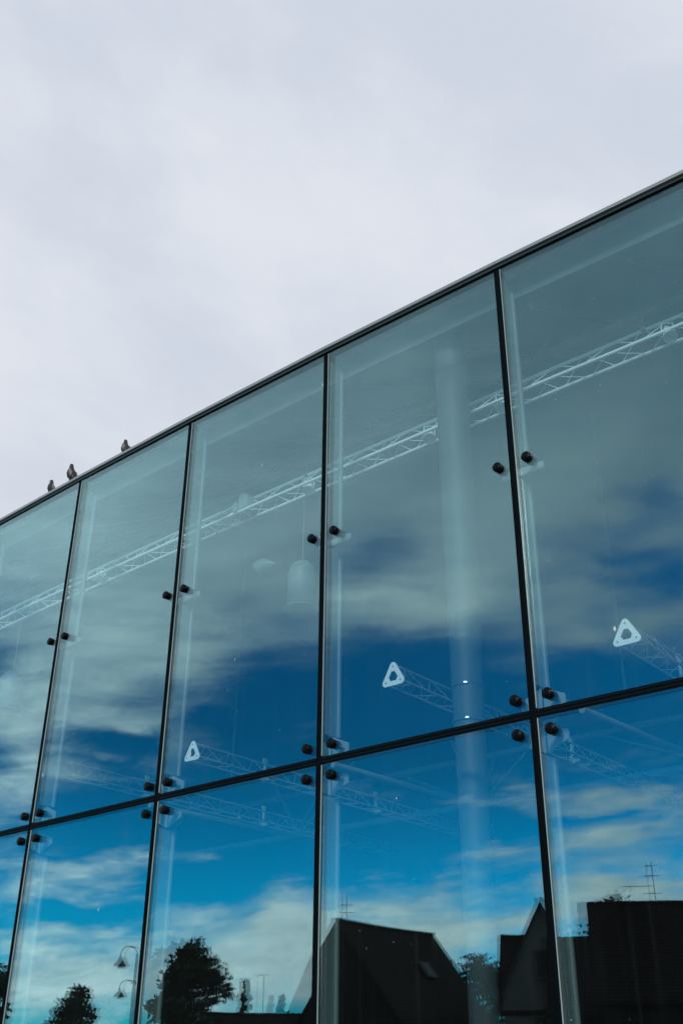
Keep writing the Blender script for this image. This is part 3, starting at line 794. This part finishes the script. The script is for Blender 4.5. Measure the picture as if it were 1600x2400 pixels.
# gabled house with a wing
hb_ = empty('house', (-39.5, -6.4, 0), 'narrow gabled house with a side wing, mirrored across the thickest joint', 'house')
nb = Vector((.90, .43, 0)).normalized(); gl_ = Vector((-nb.y, nb.x, 0)); ap = Vector((-37.75, -5.55, 0))
gabled(hb_, ap.xy, (ap - nb * 8).xy, 2.3, 9.0, 4.7, WALLM)
q = ap - nb * 2.8
gabled(hb_, (q + gl_ * 2.3).xy, (q - gl_ * .1).xy, 2.6, 7.75, 4.4, WALLM)
for z in (3.6, 6.3): window(hb_, ap - nb * .25 + gl_ * (.0 if z > 5 else .3) + Z * z, nb.xy, .7, 1.0)
# broad house with a lower wing at the right
hc = empty('house', (-33, -11, 0), 'broad dark house with tall antenna, mirrored at the lower right', 'house')
dc = Vector((.40, -.916, 0)); c0 = Vector((-34.7, -7.3, 0))
a, b, d, s, rf = gabled(hc, c0.xy, (c0 + dc * 14).xy, 4.6, 8.40, 4.3, WALL2, sag=.03)
sn = s if s.x > 0 else -s
gabled(hc, (c0 - dc * 2.6).xy, (c0 + dc * .3).xy, 3.4, 7.05, 4.0, WALL2, name_roof='wing_roof')
for f in (.15, .4, .65): window(hc, a + (b - a) * f + sn * 4.32 + Z * 2.2, sn.xy)
antenna(hc, tuple(c0 + dc * 2.9 + Z * 8.35), 1.75, 1.25, ((.66, .7), (.9, .45), (.25, .6)), (.916, .4))
# low far house
hd_ = empty('house', (-60, 5.5, 0), 'low far house with two antennas, mirrored between tree and long roof', 'house')
gabled(hd_, (-60.5, 9.5), (-59.5, .5), 4.0, 5.2, 3.0, WALL2)
antenna(hd_, (-60, 6.9, 5.2), 2.0, 0, ((.95, .7),), (1, 0)); antenna(hd_, (-60, 5.7, 5.2), 2.2, 0, ((.98, .8),), (1, .1))

# street lamps
def street_lamp(x, y, h, yaw, label):
    root = empty('street_lamp', (x, y, 0), label, 'street lamp', 'street lamps opposite the glass')
    b = Vector((x, y, .12)); d = Vector((math.cos(yaw), math.sin(yaw), 0))
    m = MB(); m.lathe(b, (0, 0, 1), [(0, 0), (.12, 0), (.12, .5), (.07, .6), (.055, .8), (.045, h - .1), (.03, h)], 16); m.build('pole', DARKM, root)
    m = MB(); pts = []
    for k in range(15):
        an = R(180 - 190 * k / 14); pts.append(b + Z * (h - .02) + d * (.24 + .24 * math.cos(an)) + Z * .22 * math.sin(an))
    m.path(pts, .017, 8); m.build('arm', DARKM, root)
    e = pts[-1]
    m = MB(); m.lathe(e - Z * .27, (0, 0, 1), [(.17, 0), (.165, .03), (.09, .13), (.05, .20), (.035, .27), (0, .28)], 20); m.build('lamp_shade', DARKM, root)
    m = MB(); m.lathe(e - Z * .29, (0, 0, 1), [(0, -.05), (.06, -.03), (.08, .02), (.07, .05), (0, .06)], 16); m.build('bulb_cover', OFFWHITE, root)
street_lamp(-29.1, 13.35, 4.25, R(100), 'hooded street lamp on a thin post, lower of the mirrored pair')
street_lamp(-22.6, 13.05, 4.65, R(100), 'hooded street lamp, upper of the mirrored pair by the second joint')

# trees
BARK = plain('bark', (.05, .04, .03), .95, 0, .3, 8, .5, 30)
def leafmat(name, c):
    m, t, b = mat(name); oi = t.nodes.new('ShaderNodeNewGeometry')
    r = t.nodes.new('ShaderNodeMapRange'); t.links.new(oi.outputs['Random Per Island'], r.inputs[0]); r.inputs[3].default_value = .55; r.inputs[4].default_value = 1.35
    v = t.nodes.new('ShaderNodeVectorMath'); v.operation = 'SCALE'; v.inputs[0].default_value = c; t.links.new(r.outputs[0], v.inputs['Scale']); t.links.new(v.outputs[0], b.inputs['Base Color'])
    b.inputs['Roughness'].default_value = .7; b.inputs['Specular IOR Level'].default_value = .1; return m
LEAF = leafmat('leaves_dark', (.018, .030, .014)); LEAF2 = leafmat('leaves_conifer', (.012, .024, .016))
def tree(x, y, h, rad, label, seed, z0=.25, leaves=7000, conifer=False, group='trees opposite the glass'):
    rnd = random.Random(seed); root = empty('conifer' if conifer else 'leafy_tree', (x, y, 0), label, 'tree', group); b = Vector((x, y, 0))
    m = MB(); top = b + Vector((rnd.uniform(-.2, .2), rnd.uniform(-.2, .2), h * .85))
    m.tube(b, b + (top - b) * .45, .16 + h * .012, .12, n=10); m.tube(b + (top - b) * .45, top, .12, .03, n=8)
    clumps = []
    for k in range(60 if not conifer else 60):
        f = rnd.random()
        zc = h * (z0 + (.90 - z0) * f)
        prof = (math.sin(math.pi * min(1, (.12 + .88 * f)) ** .8) ** .7 if not conifer else (1.02 - f) ** .9)
        rr = rad * prof * math.sqrt(rnd.random()) * .95; an = rnd.uniform(0, 2 * math.pi)
        c = b + Vector((rr * math.cos(an), rr * math.sin(an), zc)); cr = rad * (rnd.uniform(.22, .42) if not conifer else rnd.uniform(.16, .25) * (1.15 - .6 * f))
        clumps.append((c, cr))
        st = b + (top - b) * max(.2, min(1, (zc - .25 * rad) / (h * .85)))
        m.tube(st, c, .035, .012, n=6, caps=False)
    m.build('trunk', BARK, root)
    lm = MB(); per = leaves // len(clumps)
    for c, cr in clumps:
        for k in range(per):
            v = Vector((rnd.gauss(0, 1), rnd.gauss(0, 1), rnd.gauss(0, .8))); v = v.normalized() * cr * (rnd.random() ** .45) * rnd.uniform(.7, 1.25)
            p = c + v
            u = Vector((rnd.gauss(0, 1), rnd.gauss(0, 1), rnd.gauss(0, 1))).normalized(); w = u.orthogonal().normalized(); s_ = rnd.uniform(.10, .21)
            lm.add([p - u * s_, p + w * s_ * .55, p + u * s_, p - w * s_ * .55], [(0, 1, 2, 3)])
    lm.build('crown', LEAF2 if conifer else LEAF, root, normals=False)
tree(-42.5, 10.5, 7.6, 2.1, 'big dark leafy tree, mirrored left of the centre pane', 11, .12, 9000)
tree(-62.7, 18.2, 6.9, 2.0, 'round dark tree, mirrored low at the left beside the street lamps', 13, .1, 6000)
tree(-66.5, 20.8, 4.9, 1.2, 'small bush-like tree, mirrored left of the round dark tree', 19, .1, 2600)
tree(-48.2, 21.6, 6.6, 2.2, 'leafy tree, mirrored at the left edge', 14, .1, 5200)
tree(-54.0, -7.6, 9.0, 2.2, 'airy tree, mirrored between the long roof and the gable', 15, .15, 4600)
tree(-47.5, -14.6, 11.6, 2.3, 'tree top peeping over the broad house roof', 16, .3, 5200)
tree(-70.5, 6.0, 8.6, 1.3, 'tall thin conifer, mirrored under the far antennas', 17, .1, 3200, True)
tree(-68.3, 3.7, 7.4, 1.3, 'short conifer, mirrored next to the long roof', 18, .1, 2600, True)
